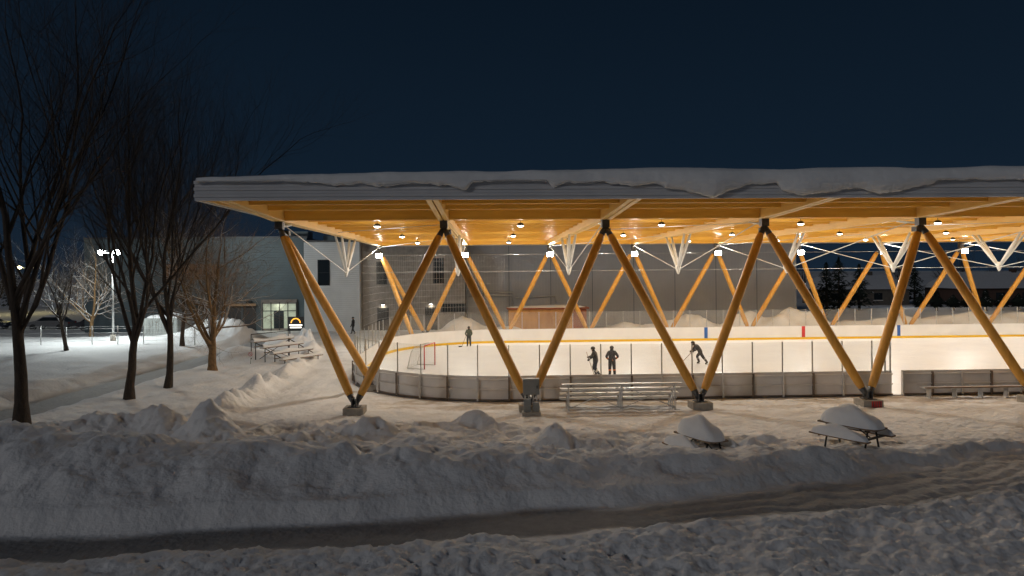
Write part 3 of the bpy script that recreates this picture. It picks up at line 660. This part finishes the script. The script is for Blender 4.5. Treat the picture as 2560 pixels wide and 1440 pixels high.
slamp('street_lamp',-64,108,6.9,[-.4,.5],160,(1,.8,.45),10,1.2)
slamp('street_lamp',-43,80,6.6,[.4],500,(.8,1,.85),12,1.0)
def car(x,y,rz,col):
    e=empty('parked_car'); mb=MB(); T=Matrix.Translation((x,y,.1))@Matrix.Rotation(rz,4,'Z'); pm=mat('car_paint',col,.3,.2,var=.05)
    prof=[(-2.2,.35),(-2.2,.85),(-1.7,.95),(-1.1,1.42),(.5,1.45),(1.2,.98),(2.1,.82),(2.25,.4)]
    for i in range(len(prof)):
        a=prof[i];b=prof[(i+1)%len(prof)]; wa=.86 if a[1]<1.2 else .68; wb=.86 if b[1]<1.2 else .68
        mb.face([T@Vector((a[0],-wa,a[1])),T@Vector((b[0],-wb,b[1])),T@Vector((b[0],wb,b[1])),T@Vector((a[0],wa,a[1]))],pm)
    for s in(-1,1):
        mb.face([T@Vector((p[0],s*(.86 if p[1]<1.2 else .68),p[1])) for p in prof],pm)
        mb.face([T@Vector((q[0],s*q[2],q[1])) for q in((-1.5,1.0,.87),(-1.05,1.36,.73),(.42,1.38,.73),(1.0,1.0,.87))],'win')
        for wx in(-1.35,1.4): mb.tube(T@Vector((wx,s*.7,.32)),T@Vector((wx,s*.9,.32)),.33,.33,'black',16)
        mb.box((2.2,s*.6,.66),(.08,.3,.14),'white',0,T); mb.box((-2.18,s*.6,.75),(.08,.25,.14),'red',0,T)
    dome(mb,T,-.3,0,1.44,1.7,1.3,.12); mb.obj('car_body',e)
car(-44,73,.1,(.05,.05,.06)); car(-50,74,3.2,(.2,.2,.21)); car(-38.5,74,.05,(.12,.02,.02)); car(-57,74,.1,(.03,.04,.06)); car(-33,71,1.5,(.3,.3,.3))
ct=empty('snow_covered_container'); mb=MB(); M['cont']=mat('pale_container',(.35,.37,.36),.7,var=.15,scale=2)
mb.box((-30.6,60.5,1.1),(3.0,2.4,2.1),'cont'); [mb.box((-32.05+i*.26,59.27,1.1),(.06,.04,2.0),'cont') for i in range(12)]; dome(mb,Matrix.Identity(4),-30.6,60.5,2.15,3.1,2.5,.35); mb.obj('container_body',ct)
fn=MB()
fy=50.5
for i in range(16):
    x=-52+i*1.9; z=gz(x,fy); fn.tube((x,fy,z-.1),(x,fy,z+1.35),.035,.035,'galv',6)
    if i<15:
        for h in(.25,.55,.85,1.15,1.3): fn.tube((x,fy,z+h),(x+1.9,fy,gz(x+1.9,fy)+h),.008,.008,'galv',4,False)
fn.obj('wire_fence')
# ------------------------------------------------------------ trees
def tree(name,x,y,H,seed,spread=.55,trunk=.3,r0=.2,levels=5,bark='bark',top=.0,nlimb=5,snow=False,mb=None,lean=(0,0),dens=1.0):
    rnd=random.Random(seed); own=mb is None; mb=mb or MB(); z=gz(x,y)-.15
    def grow(p,d,L,r,lev):
        n=5 if lev<=1 else (4 if lev<=3 else 3); pts=[p];rs=[r]; dd=d.copy(); end=r*(.45 if lev else .62)
        for i in range(n):
            wob=.10+.06*lev
            dd=(dd+Vector((rnd.uniform(-wob,wob),rnd.uniform(-wob,wob),rnd.uniform(-wob,wob)+(.10 if lev else 0)))).normalized()
            p=p+dd*L/n; pts.append(p); rs.append(r+(end-r)*(i+1)/n)
        if lev==0: rs[0]*=1.35
        mb.poly(pts,rs,bark,8 if lev==0 else (5 if lev<3 else 3),False)
        if snow and lev in(1,2,3):
            mb.poly([q+Vector((0,0,rs[i]*.8)) for i,q in enumerate(pts)],[min(.05,rr*.75) for rr in rs],'snow',4,False)
        if lev>=levels: return
        k=nlimb if lev==0 else int(rnd.choice([4,5,5,6])*dens) if lev<levels-1 else int(5*dens)
        for c in range(k):
            t=(.55+.45*(c+1)/k) if lev==0 else (.25+.75*(c+rnd.random()*.6)/k)
            f=min(t*n,n-.001); i=int(f); q=pts[i].lerp(pts[i+1],f-i); rr=rs[i]+(rs[i+1]-rs[i])*(f-i)
            base=(pts[i+1]-pts[i]).normalized(); az=rnd.uniform(0,6.28)+c*2.4
            s=spread*(1.0 if lev==0 else 1.15)*rnd.uniform(.7,1.25)
            side=base.cross(Vector((math.cos(az),math.sin(az),.3))).normalized()
            nd=(base*math.cos(s)+side*math.sin(s)).normalized()
            nl=L*(rnd.uniform(.5,.72) if lev else (1-trunk)/trunk*rnd.uniform(.48,.66))
            grow(q,nd,nl,rr*(rnd.uniform(.5,.68) if lev==0 else rnd.uniform(.42,.6)),lev+1)
        if lev<levels: grow(pts[-1],dd,L*(.62 if lev else (1-trunk)/trunk*.6),rs[-1]*.9,lev+1)
    grow(Vector((x,y,z)),Vector((lean[0],lean[1],1)).normalized(),H*trunk,r0,0)
    if own: return mb.obj(name)
tree('bare_tree',-18.15,25.2,17.5,11,.50,.27,.24,5,nlimb=6)
tree('bare_tree',-18.0,32.0,14.8,5,.46,.26,.22,5,nlimb=6)
tree('bare_tree',-17.8,35.2,15.5,23,.36,.28,.19,5,nlimb=6)
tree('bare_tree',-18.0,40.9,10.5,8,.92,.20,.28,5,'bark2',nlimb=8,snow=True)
tree('bare_tree',-30.7,47,8.5,31,.6,.3,.14,4,snow=True)
tree('bare_tree',-24.2,50,13.5,37,.4,.3,.16,4)
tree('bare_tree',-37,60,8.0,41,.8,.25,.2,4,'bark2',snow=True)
mb=MB()
for i in range(16): tree('',-95+i*4.6+random.uniform(-1.5,1.5),95+random.uniform(0,25),random.uniform(7,11),100+i,.5,.25,.2,3,mb=mb,dens=1.1)
for i in range(12): tree('',34+i*7+random.uniform(-1.5,1.5),125+random.uniform(0,25),random.uniform(7,10),200+i,.5,.25,.2,3,mb=mb,dens=1.1)
mb.obj('distant_bare_trees')
M['needle']=mat('needles',(.018,.03,.022),.9,var=.4,scale=6)
def conifers(name,lst):
    mb=MB()
    for (x,y,h,w) in lst:
        mb.tube((x,y,0),(x,y,h*.9),.2,.05,'bark',6)
        for i in range(900):
            t=random.random()**.8; z=.8+t*(h-.8); rr=w*(1-t)**.85*random.uniform(.35,1.08)*(.8+.3*math.sin(z*5)); a=random.uniform(0,6.28)
            c=Vector((x+rr*math.cos(a),y+rr*math.sin(a),z-rr*.15)); s=random.uniform(.25,.5)*(.5+.6*(1-t))
            o=Vector((math.cos(a),math.sin(a),-.35)); tt=Vector((-math.sin(a),math.cos(a),0))
            mb.face([c-tt*s*.5,c+o*s,c+tt*s*.5,c-o*s*.3+Vector((0,0,s*.2))],'needle')
            if random.random()<.04: mb.face([c-tt*s*.4+Vector((0,0,.05)),c+o*s*.7+Vector((0,0,.05)),c+tt*s*.4+Vector((0,0,.05))],'snow')
    mb.obj(name)
conifers('spruce_tree',[(44.5,93,7.6,3.0)]); conifers('spruce_tree',[(48.8,96,6.6,3.0)]); conifers('spruce_tree',[(66,112,6.5,2.8)]); conifers('spruce_tree',[(40.5,88,6.8,2.8)]); conifers('hedge_shrub',[(55+i*2.2,92,2.6+.4*math.sin(i*2),1.4) for i in range(9)])
conifers('spruce_tree',[(-58,110,8,2.6)]); conifers('spruce_tree',[(-88,120,9,3)])
M['snowroof']=mat('house_roof_snow',(.5,.52,.56),.9,var=.08)
def house(x,y,w,d,h,rh,col,rz=0):
    e=empty('suburban_house'); mb=MB(); T=Matrix.Translation((x,y,0))@Matrix.Rotation(rz,4,'Z'); wm=mat('house_wall',col,.8,var=.15,scale=3)
    mb.box((0,0,h/2),(w,d,h),wm,0,T); P=lambda a,b,c:T@Vector((a,b,c))
    o=.5
    mb.face([P(-w/2-o,-d/2-o,h-.1),P(w/2+o,-d/2-o,h-.1),P(w/2-1,0,h+rh),P(-w/2+1,0,h+rh)],'snowroof'); mb.face([P(w/2+o,d/2+o,h-.1),P(-w/2-o,d/2+o,h-.1),P(-w/2+1,0,h+rh),P(w/2-1,0,h+rh)],'snowroof')
    mb.face([P(w/2+o,-d/2-o,h-.1),P(w/2+o,d/2+o,h-.1),P(w/2-1,0,h+rh)],'snowroof'); mb.face([P(-w/2-o,d/2+o,h-.1),P(-w/2-o,-d/2-o,h-.1),P(-w/2+1,0,h+rh)],'snowroof')
    for i in range(4):
        xx=-w/2+w*(i+.5)/4; mb.box((xx,-d/2-.03,h*.55),(1.3,.06,1.1),'win',0,T); mb.box((xx,-d/2-.02,h*.55-.6),(1.5,.1,.08),'white',0,T)
    mb.box((w*.38,-d/2-.03,1.05),(1,.06,2.1),'black',0,T); mb.box((w*.2,0,h+rh*.9),(.7,.7,1.4),wm,0,T)
    mb.obj('house_body',e)
house(76,108,16,9,2.9,2.4,(.07,.04,.03)); house(56,112,13,9,2.8,2.2,(.09,.08,.07)); house(97,118,14,9,3,2.4,(.07,.04,.04)); house(38,135,14,9,3,2.4,(.07,.06,.05))
yl=empty('yard_lamp'); mb=MB(); mb.tube((57,100,0),(57,100,3.4),.05,.04,'black',6); mb.ball((57,100,3.5),.22,'lamp',10,6); mb.obj('lamp_post',yl); light('POINT','yard_light',(57,99.6,3.4),60,(.8,.9,1),yl,.15)
# ------------------------------------------------------------ sky + soft town glow
w=bpy.data.worlds.new('World'); sc.world=w; w.use_nodes=True; nt=w.node_tree; bg=nt.nodes['Background']
tc=nt.nodes.new('ShaderNodeTexCoord'); sp=nt.nodes.new('ShaderNodeSeparateXYZ'); nt.links.new(tc.outputs['Generated'],sp.inputs[0])
r=nt.nodes.new('ShaderNodeValToRGB'); nt.links.new(sp.outputs['Z'],r.inputs[0])
e=r.color_ramp.elements; e[0].position=0; e[0].color=(.0082,.0175,.032,1); e[1].position=.42; e[1].color=(.0030,.0075,.0150,1)
x=r.color_ramp.elements.new(.16); x.color=(.0052,.0125,.024,1)
nt.links.new(r.outputs[0],bg.inputs[0]); bg.inputs[1].default_value=1.0
sl=bpy.data.lights.new('town_glow','SUN'); sl.energy=.34; sl.angle=math.radians(9); sl.color=(.98,.95,.93)
so=bpy.data.objects.new('town_glow',sl); sc.collection.objects.link(so); so.rotation_euler=Vector((.74,.70,-.46)).to_track_quat('-Z','Y').to_euler()
# ------------------------------------------------------------ camera
cam=bpy.data.cameras.new('camera'); cam.lens=24; cam.sensor_width=36; cam.shift_y=-40/2560; cam.clip_end=4000; cam.clip_start=.1
co=bpy.data.objects.new('camera',cam); sc.collection.objects.link(co); rr=math.radians(.5)
mt=Matrix(((math.cos(rr),math.sin(rr),0),(0,0,-1),(-math.sin(rr),math.cos(rr),0))).to_4x4(); mt.translation=(0,0,5.9); co.matrix_world=mt
sc.camera=co
